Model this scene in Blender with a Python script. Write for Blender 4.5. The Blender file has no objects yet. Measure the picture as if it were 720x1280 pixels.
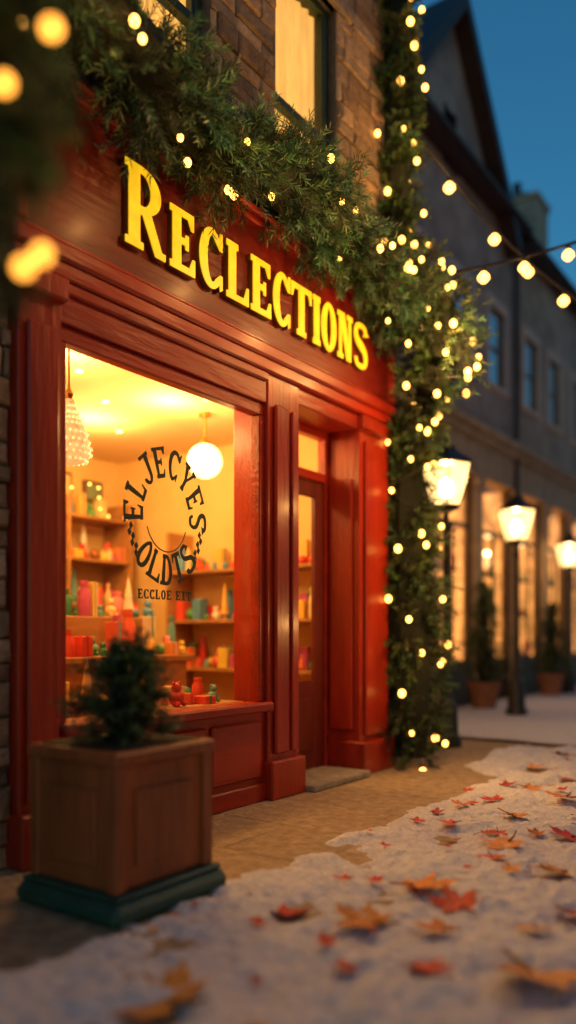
import bpy, math, random
import numpy as np
from mathutils import Vector, Matrix, noise
random.seed(7); rng=np.random.default_rng(7)
D=bpy.data; S=bpy.context.scene; COL=S.collection
S.view_settings.view_transform='Standard'; S.view_settings.look='None'; S.view_settings.exposure=0; S.view_settings.gamma=1

# ---------------------------------------------------------------- helpers
def link(o,parent=None):
    COL.objects.link(o)
    if parent is not None: o.parent=parent
    return o
def empty(name,loc=(0,0,0)):
    e=D.objects.new(name,None); e.location=loc; e.empty_display_size=.2
    return link(e)

def mat(name,base=(.5,.5,.5),rough=.6,metal=0,var=.25,scale=8,bump=0,bscale=40,attr=False,
        emit=None,estr=0,stretch=(1,1,1),spec=.5,var2=None,nosample=False,coat=0):
    m=D.materials.new(name); m.use_nodes=True; nt=m.node_tree; N=nt.nodes; L=nt.links
    b=N['Principled BSDF']
    b.inputs['Roughness'].default_value=rough; b.inputs['Metallic'].default_value=metal
    b.inputs['Specular IOR Level'].default_value=spec
    b.inputs['Coat Weight'].default_value=coat; b.inputs['Coat Roughness'].default_value=.2
    tc=N.new('ShaderNodeTexCoord'); mp=N.new('ShaderNodeMapping'); mp.inputs['Scale'].default_value=stretch
    L.new(tc.outputs['Object'],mp.inputs['Vector'])
    nz=N.new('ShaderNodeTexNoise'); nz.inputs['Scale'].default_value=scale; nz.inputs['Detail'].default_value=6
    nz.inputs['Roughness'].default_value=.65
    L.new(mp.outputs[0],nz.inputs['Vector'])
    mr=N.new('ShaderNodeMapRange'); mr.inputs[1].default_value=.3; mr.inputs[2].default_value=.7
    mr.inputs[3].default_value=1-var; mr.inputs[4].default_value=1+var
    L.new(nz.outputs['Fac'],mr.inputs[0])
    vm=N.new('ShaderNodeVectorMath'); vm.operation='SCALE'
    if attr:
        a=N.new('ShaderNodeAttribute'); a.attribute_name='Col'; L.new(a.outputs['Color'],vm.inputs[0])
    else:
        if var2:
            mx=N.new('ShaderNodeMix'); mx.data_type='RGBA'
            nz2=N.new('ShaderNodeTexNoise'); nz2.inputs['Scale'].default_value=scale*.3; nz2.inputs['Detail'].default_value=4
            L.new(tc.outputs['Object'],nz2.inputs['Vector'])
            mr2=N.new('ShaderNodeMapRange'); mr2.inputs[1].default_value=.42; mr2.inputs[2].default_value=.6
            L.new(nz2.outputs['Fac'],mr2.inputs[0]); L.new(mr2.outputs[0],mx.inputs[0])
            mx.inputs[6].default_value=(*base,1); mx.inputs[7].default_value=(*var2,1)
            L.new(mx.outputs[2],vm.inputs[0])
        else: vm.inputs[0].default_value=base
    L.new(mr.outputs[0],vm.inputs['Scale']); L.new(vm.outputs[0],b.inputs['Base Color'])
    if bump:
        nb=N.new('ShaderNodeTexNoise'); nb.inputs['Scale'].default_value=bscale; nb.inputs['Detail'].default_value=5
        L.new(mp.outputs[0],nb.inputs['Vector'])
        bp=N.new('ShaderNodeBump'); bp.inputs['Strength'].default_value=bump; bp.inputs['Distance'].default_value=.02
        L.new(nb.outputs['Fac'],bp.inputs['Height']); L.new(bp.outputs[0],b.inputs['Normal'])
    if emit:
        b.inputs['Emission Color'].default_value=(*emit,1); b.inputs['Emission Strength'].default_value=estr
        if var and estr<3:
            v2=N.new('ShaderNodeVectorMath'); v2.operation='SCALE'; v2.inputs[0].default_value=emit
            L.new(mr.outputs[0],v2.inputs['Scale']); L.new(v2.outputs[0],b.inputs['Emission Color'])
    if nosample: m.cycles.emission_sampling='NONE'
    return m

def glassmat(name):
    m=D.materials.new(name); m.use_nodes=True; nt=m.node_tree; N=nt.nodes; L=nt.links
    N.remove(N['Principled BSDF']); out=N['Material Output']
    t=N.new('ShaderNodeBsdfTransparent')
    g=N.new('ShaderNodeBsdfGlossy'); g.inputs['Roughness'].default_value=.02
    fr=N.new('ShaderNodeFresnel'); fr.inputs[0].default_value=1.35
    mx=N.new('ShaderNodeMixShader'); L.new(fr.outputs[0],mx.inputs[0]); L.new(t.outputs[0],mx.inputs[1]); L.new(g.outputs[0],mx.inputs[2])
    L.new(mx.outputs[0],out.inputs[0]); return m
def frosted(name,col,strength,k=.5):
    m=D.materials.new(name); m.use_nodes=True; nt=m.node_tree; N=nt.nodes; L=nt.links
    N.remove(N['Principled BSDF']); out=N['Material Output']
    t=N.new('ShaderNodeBsdfTransparent'); e=N.new('ShaderNodeEmission'); e.inputs[0].default_value=(*col,1)
    nz=N.new('ShaderNodeTexNoise'); nz.inputs['Scale'].default_value=7
    mr=N.new('ShaderNodeMapRange'); mr.inputs[3].default_value=strength*.7; mr.inputs[4].default_value=strength*1.3
    L.new(nz.outputs['Fac'],mr.inputs[0]); L.new(mr.outputs[0],e.inputs[1])
    mx=N.new('ShaderNodeMixShader'); mx.inputs[0].default_value=k; L.new(t.outputs[0],mx.inputs[1]); L.new(e.outputs[0],mx.inputs[2])
    L.new(mx.outputs[0],out.inputs[0]); return m

class MB:
    def __init__(s): s.v=[]; s.f=[]; s.m=[]; s.c=[]
    def add(s,vs,fs,m=0,c=(1,1,1)):
        o=len(s.v); s.v+= [tuple(v) for v in vs]
        for f in fs: s.f.append([o+i for i in f]); s.m.append(m); s.c.append(c)
    def box(s,x0,x1,y0,y1,z0,z1,m=0,c=(1,1,1),ch=0):
        if ch<=0:
            vs=[(x,y,z) for x in(x0,x1) for y in(y0,y1) for z in(z0,z1)]
            s.add(vs,[(0,1,3,2),(4,6,7,5),(0,4,5,1),(2,3,7,6),(0,2,6,4),(1,5,7,3)],m,c); return
        vs=[];idx={}
        X=(x0,x1);Y=(y0,y1);Z=(z0,z1)
        for i in(0,1):
            for j in(0,1):
                for k in(0,1):
                    sx=ch if i==0 else -ch; sy=ch if j==0 else -ch; sz=ch if k==0 else -ch
                    for a in range(3):
                        p=[X[i]+sx,Y[j]+sy,Z[k]+sz]; p[a]=(X[i],Y[j],Z[k])[a]
                        idx[(i,j,k,a)]=len(vs); vs.append(tuple(p))
        F=[]
        for i in(0,1):
            F.append([idx[(i,0,0,0)],idx[(i,1,0,0)],idx[(i,1,1,0)],idx[(i,0,1,0)]])
            F.append([idx[(0,i,0,1)],idx[(1,i,0,1)],idx[(1,i,1,1)],idx[(0,i,1,1)]])
            F.append([idx[(0,0,i,2)],idx[(1,0,i,2)],idx[(1,1,i,2)],idx[(0,1,i,2)]])
        for i in(0,1):
            for j in(0,1):
                F.append([idx[(i,j,0,0)],idx[(i,j,1,0)],idx[(i,j,1,1)],idx[(i,j,0,1)]])
                F.append([idx[(i,0,j,0)],idx[(i,1,j,0)],idx[(i,1,j,2)],idx[(i,0,j,2)]])
                F.append([idx[(0,i,j,1)],idx[(1,i,j,1)],idx[(1,i,j,2)],idx[(0,i,j,2)]])
                for k in(0,1): F.append([idx[(i,j,k,0)],idx[(i,j,k,1)],idx[(i,j,k,2)]])
        s.add(vs,F,m,c)
    def lathe(s,prof,cx,cy,cz,seg=20,m=0,c=(1,1,1),rot=0):
        vs=[];fs=[]
        for r,z in prof:
            for k in range(seg):
                a=2*math.pi*k/seg+rot; vs.append((cx+r*math.cos(a),cy+r*math.sin(a),cz+z))
        for i in range(len(prof)-1):
            for k in range(seg):
                k2=(k+1)%seg; fs.append((i*seg+k,i*seg+k2,(i+1)*seg+k2,(i+1)*seg+k))
        fs.append(tuple(range(seg))[::-1]); fs.append(tuple((len(prof)-1)*seg+k for k in range(seg)))
        s.add(vs,fs,m,c)
    def tube(s,pts,r,seg=8,m=0,c=(1,1,1)):
        pts=[Vector(p) for p in pts]; vs=[];fs=[]
        for i,p in enumerate(pts):
            t=(pts[min(i+1,len(pts)-1)]-pts[max(i-1,0)]).normalized()
            up=Vector((0,0,1)) if abs(t.z)<.9 else Vector((1,0,0))
            a=t.cross(up).normalized(); b=t.cross(a)
            rr=r[i] if isinstance(r,(list,tuple)) else r
            for k in range(seg):
                an=2*math.pi*k/seg; vs.append(tuple(p+a*math.cos(an)*rr+b*math.sin(an)*rr))
        for i in range(len(pts)-1):
            for k in range(seg):
                k2=(k+1)%seg; fs.append((i*seg+k,i*seg+k2,(i+1)*seg+k2,(i+1)*seg+k))
        s.add(vs,fs,m,c)
    def sphere(s,p,r,m=0,c=(1,1,1),seg=10,ring=6,sz=1):
        prof=[(max(r*math.sin(math.pi*i/ring),1e-4),-r*sz*math.cos(math.pi*i/ring)) for i in range(ring+1)]
        s.lathe(prof,p[0],p[1],p[2],seg,m,c)
    def build(s,name,mats,parent=None,smooth=False):
        me=D.meshes.new(name); me.from_pydata(s.v,[],s.f)
        for m in mats: me.materials.append(m)
        me.polygons.foreach_set('material_index',s.m)
        if smooth: me.polygons.foreach_set('use_smooth',[True]*len(s.f))
        ca=me.color_attributes.new('Col','FLOAT_COLOR','CORNER')
        buf=[]
        for f,c in zip(s.f,s.c): buf+= [c[0],c[1],c[2],1.0]*len(f)
        ca.data.foreach_set('color',buf); me.update()
        if smooth:
            try: me.set_sharp_from_angle(angle=math.radians(40))
            except Exception: pass
        o=D.objects.new(name,me); return link(o,parent)

# ---------------------------------------------------------------- materials
M_stone=mat('stone',rough=.85,var=.35,scale=14,bump=.9,bscale=30,attr=True)
M_mortar=mat('mortar',(.12,.10,.085),.95,var=.3,scale=20,bump=.5)
M_red=mat('red_paint',(.32,.020,.007),.38,var=.35,scale=5,bump=.35,bscale=26,stretch=(1,.15,1),spec=.38,coat=.15)
M_redv=mat('red_paint_posts',(.33,.024,.008),.38,var=.35,scale=5,bump=.35,bscale=26,stretch=(1,1,.12),spec=.38,coat=.15)
M_reddk=mat('red_panel',(.14,.008,.005),.42,var=.35,scale=4,bump=.35,bscale=22,stretch=(1,.12,1),spec=.35,coat=.08)
M_green=mat('green_frame',(.02,.045,.03),.45,var=.3,scale=10,bump=.15)
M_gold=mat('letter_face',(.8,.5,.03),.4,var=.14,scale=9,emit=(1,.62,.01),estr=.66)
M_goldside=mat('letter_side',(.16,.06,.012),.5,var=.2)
M_blind=mat('lit_blind',(.8,.6,.3),.8,var=.3,scale=1.6,emit=(1,.50,.10),estr=.9,stretch=(1,3,.6))
M_glass=glassmat('window_glass')
M_cream=mat('cream_wall',(.80,.56,.24),.8,var=.08,scale=4)
M_ceil=mat('cream_ceiling',(.82,.62,.33),.8,var=.05,scale=3)
M_woodi=mat('shelf_wood',(.42,.20,.07),.5,var=.3,scale=8,stretch=(1,.2,1),bump=.1)
M_goods=mat('goods',rough=.4,var=.12,scale=10,attr=True)
M_brass=mat('brass',(.5,.33,.12),.3,metal=1,var=.15)
M_black=mat('black_iron',(.012,.013,.014),.45,var=.3,scale=20,bump=.2)
M_glow=mat('lamp_glow',(.9,.8,.6),.5,var=0,emit=(1,.66,.27),estr=3.2,nosample=True)
M_lampg=frosted('street_lamp_glass',(1,.58,.19),3.6,.75)
M_lampb=mat('street_lamp_bulb',(.9,.8,.6),.5,var=.0,emit=(1,.72,.35),estr=30,nosample=True)
M_bulb=mat('fairy_bulb',(.9,.7,.4),.4,var=0,emit=(1,.46,.075),estr=7,nosample=True)
M_bulbn=mat('fairy_bulb_soft',(.9,.7,.4),.4,var=0,emit=(1,.38,.04),estr=5.5,nosample=True)
M_pine=mat('pine_needles',rough=.5,var=.25,scale=6,attr=True,spec=.35)
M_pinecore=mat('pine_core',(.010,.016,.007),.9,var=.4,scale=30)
M_slate=mat('slate_roof',(.03,.032,.038),.6,var=.35,scale=6,bump=.6,bscale=18,stretch=(1,1,3))
M_letterw=mat('window_letter_paint',(.012,.03,.022),.5,var=.15)
M_dark=mat('dark_wood',(.04,.018,.012),.5,var=.3,bump=.2)

# ---------------------------------------------------------------- camera
TH=math.radians(35.3)
cd=D.cameras.new('camera'); cam=D.objects.new('camera',cd); link(cam)
cam.location=(3.2,0,1.1); cam.rotation_euler=(math.pi/2,0,TH)
cd.sensor_fit='AUTO'; cd.sensor_width=36; cd.lens=1000/1280*36
cd.shift_y=.121; cd.clip_end=500; cd.clip_start=.05
cd.dof.use_dof=True; cd.dof.focus_distance=4.8; cd.dof.aperture_fstop=.0281/.072
S.camera=cam

# ---------------------------------------------------------------- world + sun
w=D.worlds.new('World'); S.world=w; w.use_nodes=True; nt=w.node_tree
bg=nt.nodes['Background']
sky=nt.nodes.new('ShaderNodeTexSky'); sky.sky_type='NISHITA'; sky.sun_disc=False
sky.sun_elevation=math.radians(3); sky.sun_rotation=math.radians(150)
sky.ozone_density=4; sky.air_density=1.2; sky.dust_density=.3
tint=nt.nodes.new('ShaderNodeMix'); tint.data_type='RGBA'; tint.blend_type='MULTIPLY'; tint.inputs[0].default_value=1
tint.inputs[7].default_value=(.55,1.02,.95,1)
nt.links.new(sky.outputs[0],tint.inputs[6]); nt.links.new(tint.outputs[2],bg.inputs[0]); bg.inputs[1].default_value=.26
sl=D.lights.new('sun','SUN'); sl.energy=.06; sl.angle=math.radians(15); sl.color=(1,.55,.28)
so=D.objects.new('sun',sl); link(so)
so.rotation_euler=(math.radians(62),0,math.radians(55))

def point(name,loc,e,col=(1,.6,.25),r=.04,parent=None):
    l=D.lights.new(name,'POINT'); l.energy=e; l.color=col; l.shadow_soft_size=r
    o=D.objects.new(name,l); o.location=loc; return link(o,parent)

# ---------------------------------------------------------------- stone wall generator (plane x = xf, facing +x)
def stones(mb,y0,y1,z0,z1,xf,openings,base):
    z=z0
    while z<z1-.03:
        h=random.uniform(.08,.17); h=min(h,z1-z)
        y=y0-random.uniform(0,.2)
        while y<y1:
            l=random.uniform(.14,.46)
            a,b=max(y,y0),min(y+l,y1); segs=[(a,b)]
            for (oy0,oy1,oz0,oz1) in openings:
                if z+h>oz0+.01 and z<oz1-.01:
                    ns=[]
                    for (p,q) in segs:
                        if q<=oy0 or p>=oy1: ns.append((p,q))
                        else:
                            if p<oy0: ns.append((p,oy0))
                            if q>oy1: ns.append((oy1,q))
                    segs=ns
            for (p,q) in segs:
                if q-p<.04: continue
                g=.006; pr=random.uniform(.008,.042); i=.013
                k=random.uniform(.55,1.3); t=random.random()
                c=tuple(base[n]*k*(1+.18*(t-.5)*(1,.1,-1.0)[n]) for n in range(3))
                J=lambda:random.uniform(-.006,.006)
                R=[]
                for (xx,ins) in((xf-.01,0),(xf+pr-.012,0),(xf+pr,i)):
                    for (yy,zz) in((p+g+ins,z+g+ins),(q-g-ins,z+g+ins),(q-g-ins,z+h-g-ins),(p+g+ins,z+h-g-ins)):
                        R.append((xx+(J() if ins else 0),yy+J(),zz+J()))
                F=[(8,9,10,11)]
                for r0 in(0,4):
                    for n in range(4): F.append((r0+n,r0+(n+1)%4,r0+4+(n+1)%4,r0+4+n))
                mb.add(R,F,0,c)
            y+=l
        z+=h

def wall_open(mb,y0,y1,z0,z1,x,openings,depth,m=0,c=(1,1,1)):
    ys=sorted({y0,y1,*[o[0] for o in openings],*[o[1] for o in openings]}); zs=sorted({z0,z1,*[o[2] for o in openings],*[o[3] for o in openings]})
    for a,b in zip(ys,ys[1:]):
        for p,q in zip(zs,zs[1:]):
            cy,cz=(a+b)/2,(p+q)/2
            if any(o[0]<cy<o[1] and o[2]<cz<o[3] for o in openings): continue
            mb.add([(x,a,p),(x,b,p),(x,b,q),(x,a,q)],[(0,1,2,3)],m,c)
    for (a,b,p,q) in openings:
        X=x-depth
        mb.add([(x,a,p),(x,b,p),(x,b,q),(x,a,q),(X,a,p),(X,b,p),(X,b,q),(X,a,q)],[(0,4,5,1),(1,5,6,2),(2,6,7,3),(3,7,4,0)],m,c)

# ================================================================ SHOP BUILDING
shop=empty('shop_building')
WX=-.08
upw=[(1.53,2.33,4.05,5.95),(2.99,3.79,4.05,5.95),(4.47,5.27,4.05,5.95)]
shopopen=(2.33,6.02,0,3.6)
mb=MB(); wall_open(mb,-6,6.2,0,8.6,WX,upw+[shopopen],.22)
mb.add([(WX,6.2,0),(WX,6.2,8.6),(-7,6.2,8.6),(-7,6.2,0)],[(0,1,2,3)])
mb.build('wall_backing',[M_mortar],shop)
mb=MB()
ops=[(a-.001,b+.001,p-.12,q+.18) for a,b,p,q in upw]+[shopopen]
stones(mb,-2.2,6.2,0,8.6,WX,ops,(.36,.26,.17))
z=0
while z<8.5:
    h=random.uniform(.2,.3); k=random.uniform(.7,1.2); l=random.uniform(.25,.5)
    mb.box(WX-l,WX+.03,6.2,6.235,z+.006,z+h-.006,0,(.27*k,.21*k,.16*k),.008); z+=h
for a,b,p,q in upw:
    mb.box(WX-.05,WX+.045,a-.12,b+.12,q,q+.18,0,(.30,.25,.20),.012)
    mb.box(WX-.15,WX+.10,a-.08,b+.08,p-.11,p,0,(.28,.24,.19),.012)
mb.build('stonework',[M_stone],shop)
for n,(a,b,p,q) in enumerate(upw):
    mb=MB(); X=WX-.06; f=.065
    mb.box(X-.06,X,a,a+f,p,q,0,ch=.006); mb.box(X-.06,X,b-f,b,p,q,0,ch=.006)
    mb.box(X-.06,X-.002,a+f,b-f,q-f,q,0,ch=.006); mb.box(X-.06,X-.002,a+f,b-f,p,p+f,0,ch=.006)
    zm=p+.86
    mb.box(X-.055,X+.012,a+f,b-f,zm-.03,zm+.03,0,ch=.006)
    for (zz0,zz1,xo) in ((p+f,zm-.03,-.012),(zm+.03,q-f,-.004)):
        for yy0,yy1 in ((a+f,a+f+.035),(b-f-.035,b-f)): mb.box(X-.05,X+xo,yy0,yy1,zz0,zz1,0)
    mb.box(X-.05,X-.014,a+f+.035,b-f-.035,p+f,p+f+.04,0)
    mb.add([(X-.035,a+f,p+f),(X-.035,b-f,p+f),(X-.035,b-f,q-f),(X-.035,a+f,q-f)],[(0,1,2,3)],1)
    vs=[];fs=[];K=40
    for k in range(K+1):
        yy=a+(b-a)*k/K; xx=X-.13+.012*math.sin(k*1.35)+.006*math.sin(k*.6)
        vs+=[(xx,yy,p),(xx,yy,q)]
    for k in range(K): fs.append((2*k,2*k+2,2*k+3,2*k+1))
    mb.add(vs,fs,2)
    mb.build('upper_window',[M_green,M_glass,M_blind],shop)
mb=MB(); mb.box(-.6,.22,-6.1,6.4,8.6,8.75,0); mb.box(WX,.1,-6,6.3,8.45,8.6,0)
mb.add([(.3,-6.2,8.75),(.3,6.5,8.75),(-3.4,6.5,11.6),(-3.4,-6.2,11.6)],[(0,1,2,3)],1)
mb.add([(-7.1,-6.2,8.75),(-7.1,6.5,8.75),(-3.4,6.5,11.6),(-3.4,-6.2,11.6)],[(0,1,2,3)],1)
mb.add([(0,6.2,8.6),(-3.4,6.2,11.4),(-7,6.2,8.6)],[(0,1,2)],0)
mb.build('roof',[M_dark,M_slate],shop)

# shopfront joinery
mb=MB()
ZB=2.98
mb.box(-.3,0,2.33,2.585,.0,ZB,0,ch=.006); mb.box(0,.03,2.37,2.55,.3,2.6,0,ch=.01)
mb.box(-.1,.06,2.31,2.60,0,.26,0,ch=.012); mb.box(-.1,.05,2.315,2.598,2.74,2.86,0,ch=.012)
mb.box(-.3,-.002,4.29,4.66,.0,2.86,0,ch=.006); mb.box(-.002,.03,4.345,4.50,.3,2.66,0,ch=.012)
mb.box(-.002,.018,4.55,4.63,.3,2.66,0,ch=.008); mb.box(-.1,.05,4.275,4.675,0,.26,0,ch=.012)
mb.box(-.36,0,5.50,5.98,.0,2.86,0,ch=.006); mb.box(0,.03,5.56,5.93,.3,2.66,0,ch=.012)
mb.box(-.2,.055,5.485,6.0,0,.26,0,ch=.012); mb.box(-.2,.045,5.49,5.99,2.74,2.85,0,ch=.012)
mb.box(-.27,-.06,5.475,5.5,.35,2.35,0,ch=.008)
mb.build('posts',[M_redv],shop,)
mb=MB()
mb.box(-.14,-.012,2.585,4.29,2.66,ZB,0,ch=.004); mb.box(-.12,.012,2.585,4.29,2.80,2.86,0,ch=.01)
mb.box(-.11,-.035,2.585,4.29,2.575,2.66,0,ch=.008)
mb.box(-.14,.05,2.575,4.30,.60,.66,0,ch=.012); mb.box(-.14,-.03,2.585,4.29,0,.60,0,ch=.004)
for k in range(3):
    y=2.64+k*.545; mb.box(-.03,-.008,y,y+.5,.16,.54,0,ch=.012)
mb.box(-.14,-.005,2.585,4.29,0,.12,0,ch=.01)
mb.box(-.11,-.03,2.585,2.64,.66,2.575,0,ch=.008); mb.box(-.11,-.03,4.235,4.29,.66,2.575,0,ch=.008)
mb.box(-.42,-.012,4.66,5.5,2.74,2.86,0,ch=.006)
mb.box(-.36,-.28,4.66,4.72,0,2.74,0,ch=.006); mb.box(-.36,-.28,5.44,5.5,0,2.74,0,ch=.006)
mb.box(-.36,-.275,4.72,5.44,2.33,2.40,0,ch=.006); mb.box(-.36,-.282,4.72,5.44,2.68,2.74,0,ch=.006)
mb.build('shopfront_frame',[M_red],shop)
mb=MB()
mb.box(-.345,-.30,4.725,4.84,.05,2.325,0,ch=.006); mb.box(-.345,-.30,5.32,5.435,.05,2.325,0,ch=.006)
mb.box(-.345,-.302,4.84,5.32,.05,.75,0,ch=.006); mb.box(-.345,-.302,4.84,5.32,2.2,2.325,0,ch=.006)
mb.box(-.302,-.29,4.9,5.26,.2,.62,0,ch=.008)
mb.lathe([(.004,-.03),(.02,-.03),(.028,0),(.02,.03),(.004,.03)],-.27,4.80,1.02,12,1)
mb.add([(-.32,4.84,.75),(-.32,5.32,.75),(-.32,5.32,2.2),(-.32,4.84,2.2)],[(0,1,2,3)],2)
mb.add([(-.32,4.72,2.4),(-.32,5.44,2.4),(-.32,5.44,2.68),(-.32,4.72,2.68)],[(0,1,2,3)],2)
mb.build('door',[mat('door_paint',(.12,.012,.006),.45,var=.3,stretch=(1,1,.15),bump=.2),M_brass,M_glass],shop)
mb=MB(); mb.add([(-.07,2.62,.66),(-.07,4.26,.66),(-.07,4.26,2.58),(-.07,2.62,2.58)],[(0,1,2,3)])
mb.build('display_window_glass',[M_glass],shop)
mb=MB(); mb.box(-.4,.12,4.68,5.48,.0,.05,0,(.3,.27,.23),.01); mb.build('door_step',[M_stone],shop)

# interior room
mb=MB(); X0,X1,Y0,Y1,ZT=-3.3,-.14,2.34,6.0,2.95
mb.add([(X0,Y0,0),(X0,Y1,0),(X0,Y1,ZT),(X0,Y0,ZT)],[(0,1,2,3)],0)
mb.add([(X0,Y0,0),(X1,Y0,0),(X1,Y0,ZT),(X0,Y0,ZT)],[(0,1,2,3)],0)
mb.add([(X0,Y1,0),(-.3,Y1,0),(-.3,Y1,ZT),(X0,Y1,ZT)],[(0,1,2,3)],0)
mb.add([(X0,Y0,ZT),(X1,Y0,ZT),(X1,Y1,ZT),(X0,Y1,ZT)],[(0,1,2,3)],1)
mb.add([(X0,Y0,.02),(X1,Y0,.02),(X1,Y1,.02),(X0,Y1,.02)],[(0,1,2,3)],2)
for yy,xx in ((3.0,-.9),(3.7,-1.2),(3.75,-2.1),(4.7,-.9),(5.0,-2.2),(2.9,-2.0),(4.3,-1.6)):
    mb.lathe([(.03,-.012),(.03,0)],xx,yy,ZT-.004,12,3)
mb.build('shop_interior',[M_cream,M_ceil,M_woodi,M_glow],shop)

PAL=[(.6,.03,.03),(.75,.08,.05),(.08,.30,.10),(.8,.6,.1),(.8,.5,.1),(.7,.12,.06),(.8,.3,.08),(.1,.28,.5),(.8,.75,.6),(.8,.25,.3),(.5,.08,.25),(.03,.2,.1),(.8,.6,.3),(.35,.12,.04),(.15,.4,.45)]
def goods(mb,x,y0,y1,z,hmax,dirn=0,dens=1.0,xr=.12):
    y=y0
    while y<y1-.04:
        wd=random.uniform(.05,.13); h=random.uniform(.3,1)*hmax; c=random.choice(PAL); xx=x+random.uniform(-xr,xr)
        if random.random()<dens:
            t=random.random(); cy=y+wd/2; r=wd*.45
            if t<.28: mb.box(xx-r,xx+r,cy-r,cy+r,z,z+h*.7,0,c,.004); mb.box(xx-r*1.02,xx+r*1.02,cy-r*.2,cy+r*.2,z,z+h*.71,0,random.choice(PAL))
            elif t<.45: mb.lathe([(r,0),(r*1.02,h*.08),(r,h*.5),(r*.6,h*.6),(r*.6,h*.64),(r*.7,h*.65),(r*.7,h*.75),(.002,h*.75)],xx,cy,z,14,0,c)
            elif t<.60: mb.sphere((xx,cy,z+r),r,0,c,12,8)
            elif t<.90:
                mb.sphere((xx,cy,z+r*.9),r*.9,0,c,12,8); mb.sphere((xx,cy,z+r*2.1),r*.6,0,c,12,8)
                for s_ in(-1,1): mb.sphere((xx,cy+s_*r*.45,z+r*2.6),r*.22,0,c,8,6); mb.sphere((xx+r*.7,cy+s_*r*.5,z+r*.35),r*.32,0,c,8,6)
            else: mb.lathe([(r*.3,0),(r*.3,h*.15),(r,h*.16),(r*.6,h*.5),(r*.7,h*.5),(r*.3,h*.8),(r*.35,h*.8),(.002,h)],xx,cy,z,12,0,c)
        y+=wd+random.uniform(.0,.025)
shelf=empty('display_shelf')
mb=MB(); gd=MB()
for sz in (.5,.95,1.42,1.86,2.28):
    mb.box(-3.28,-2.9,2.6,5.8,sz-.03,sz,0,ch=.004)
    if sz<2.2:
        goods(gd,-3.14,2.65,5.75,sz,.46,xr=.05); goods(gd,-2.98,2.65,5.75,sz,.32,xr=.04)
    else: goods(gd,-3.08,2.65,5.75,sz,.34,dens=.8)
for yy in (2.58,3.4,4.2,5.0,5.8): mb.box(-3.28,-2.88,yy-.02,yy+.02,0,2.45,0,ch=.004)
mb.build('shelf_frame',[M_woodi],shelf); gd.build('toys_and_jars',[M_goods],shelf,True)
shelf2=empty('display_shelf')
mb=MB(); gd=MB()
for sz in (.8,1.25,1.72):
    mb.box(-2.2,-.5,5.66,5.98,sz-.03,sz,0,ch=.004)
    for k in range(15):
        xx=-2.15+k*.11; goods(gd,xx,5.72,5.80,sz,.38,xr=.01); goods(gd,xx+.05,5.85,5.92,sz,.42,xr=.01)
mb.box(-2.24,-2.2,5.64,5.98,0,2.1,0); mb.box(-.5,-.46,5.64,5.98,0,2.1,0)
mb.build('shelf_frame',[M_woodi],shelf2); gd.build('boxes_and_tins',[M_goods],shelf2,True)
tab=empty('display_table')
mb=MB(); gd=MB()
mb.box(-.62,-.16,2.66,4.24,.62,.66,0,ch=.006)
for yy in (2.7,4.16): 
    for xx in(-.58,-.24): mb.box(xx,xx+.05,yy,yy+.05,.02,.62,0)
goods(gd,-.4,2.72,4.2,.66,.34,xr=.1); goods(gd,-.28,2.72,4.2,.66,.2,xr=.04,dens=.7)
mb.box(-2.0,-1.2,3.0,4.9,.9,.95,0,ch=.006); mb.box(-1.95,-1.25,3.05,4.85,.02,.9,0)
mb.box(-1.95,-1.6,3.05,4.85,.95,1.25,0,ch=.006)
goods(gd,-1.85,3.05,4.85,1.25,.5,xr=.05); goods(gd,-1.7,3.05,4.85,1.25,.4,xr=.04); goods(gd,-1.45,3.0,4.85,.95,.5,xr=.08); goods(gd,-1.3,3.0,4.85,.95,.35,xr=.05)
mb.build('table_top_and_legs',[M_woodi],tab); gd.build('toys_and_boxes',[M_goods],tab,True)
mb=MB()
for (y,z,wd,h,c) in ((5.05,2.6,.3,.3,(.8,.6,.3)),(4.55,2.6,.22,.28,(.5,.25,.1)),(5.5,2.6,.25,.22,(.2,.3,.2)),(3.6,2.62,.3,.25,(.6,.2,.1)),(3.0,2.6,.3,.25,(.3,.2,.1))):
    mb.box(-3.3,-3.26,y,y+wd,z-h/2,z+h/2,0,(.15,.06,.02),.006); mb.box(-3.27,-3.255,y+.03,y+wd-.03,z-h/2+.03,z+h/2-.03,0,c)
mb.build('framed_picture',[M_goods])

def globe(loc,r):
    e=empty('pendant_lamp',loc); mb=MB()
    mb.sphere((0,0,0),r,0,seg=24,ring=16); mb.build('globe',[M_glow],e,True)
    mb=MB(); mb.lathe([(.002,0),(r*.35,0),(r*.4,r*.12),(r*.2,r*.35),(.012,r*.5),(.012,2.92-loc[2]-r*.93),(.05,2.92-loc[2]-r*.93),(.05,2.945-loc[2]-r*.93)],0,0,r*.93,16,0)
    mb.build('fitting',[M_brass],e,True)
globe((-1.2,5.02,2.55),.145)
globe((-2.3,4.2,2.15),.07)
ch=empty('glass_chandelier',(-.6,3.12,2.3)); mb=MB()
mb.lathe([(.003,.2),(.03,.2),(.05,.12),(.085,.05),(.115,-.05),(.125,-.12),(.1,-.16),(.05,-.18),(.003,-.18)],0,0,0,24,0)
for ring,(rr,zz) in enumerate(((.04,.16),(.055,.12),(.075,.085),(.09,.05),(.11,0),(.12,-.05),(.13,-.09),(.13,-.125),(.105,-.165))):
    for k in range(20):
        a=2*math.pi*k/20+ring*.157; mb.sphere((rr*math.cos(a),rr*math.sin(a),zz),.009,1,seg=6,ring=4)
mb.build('shade',[mat('shade_glow',(.9,.75,.5),.5,var=.45,scale=40,emit=(1,.55,.18),estr=.6,nosample=True),mat('crystal_beads',(.9,.75,.5),.2,var=.5,scale=60,emit=(1,.66,.28),estr=1.0,nosample=True)],ch,True)
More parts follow.
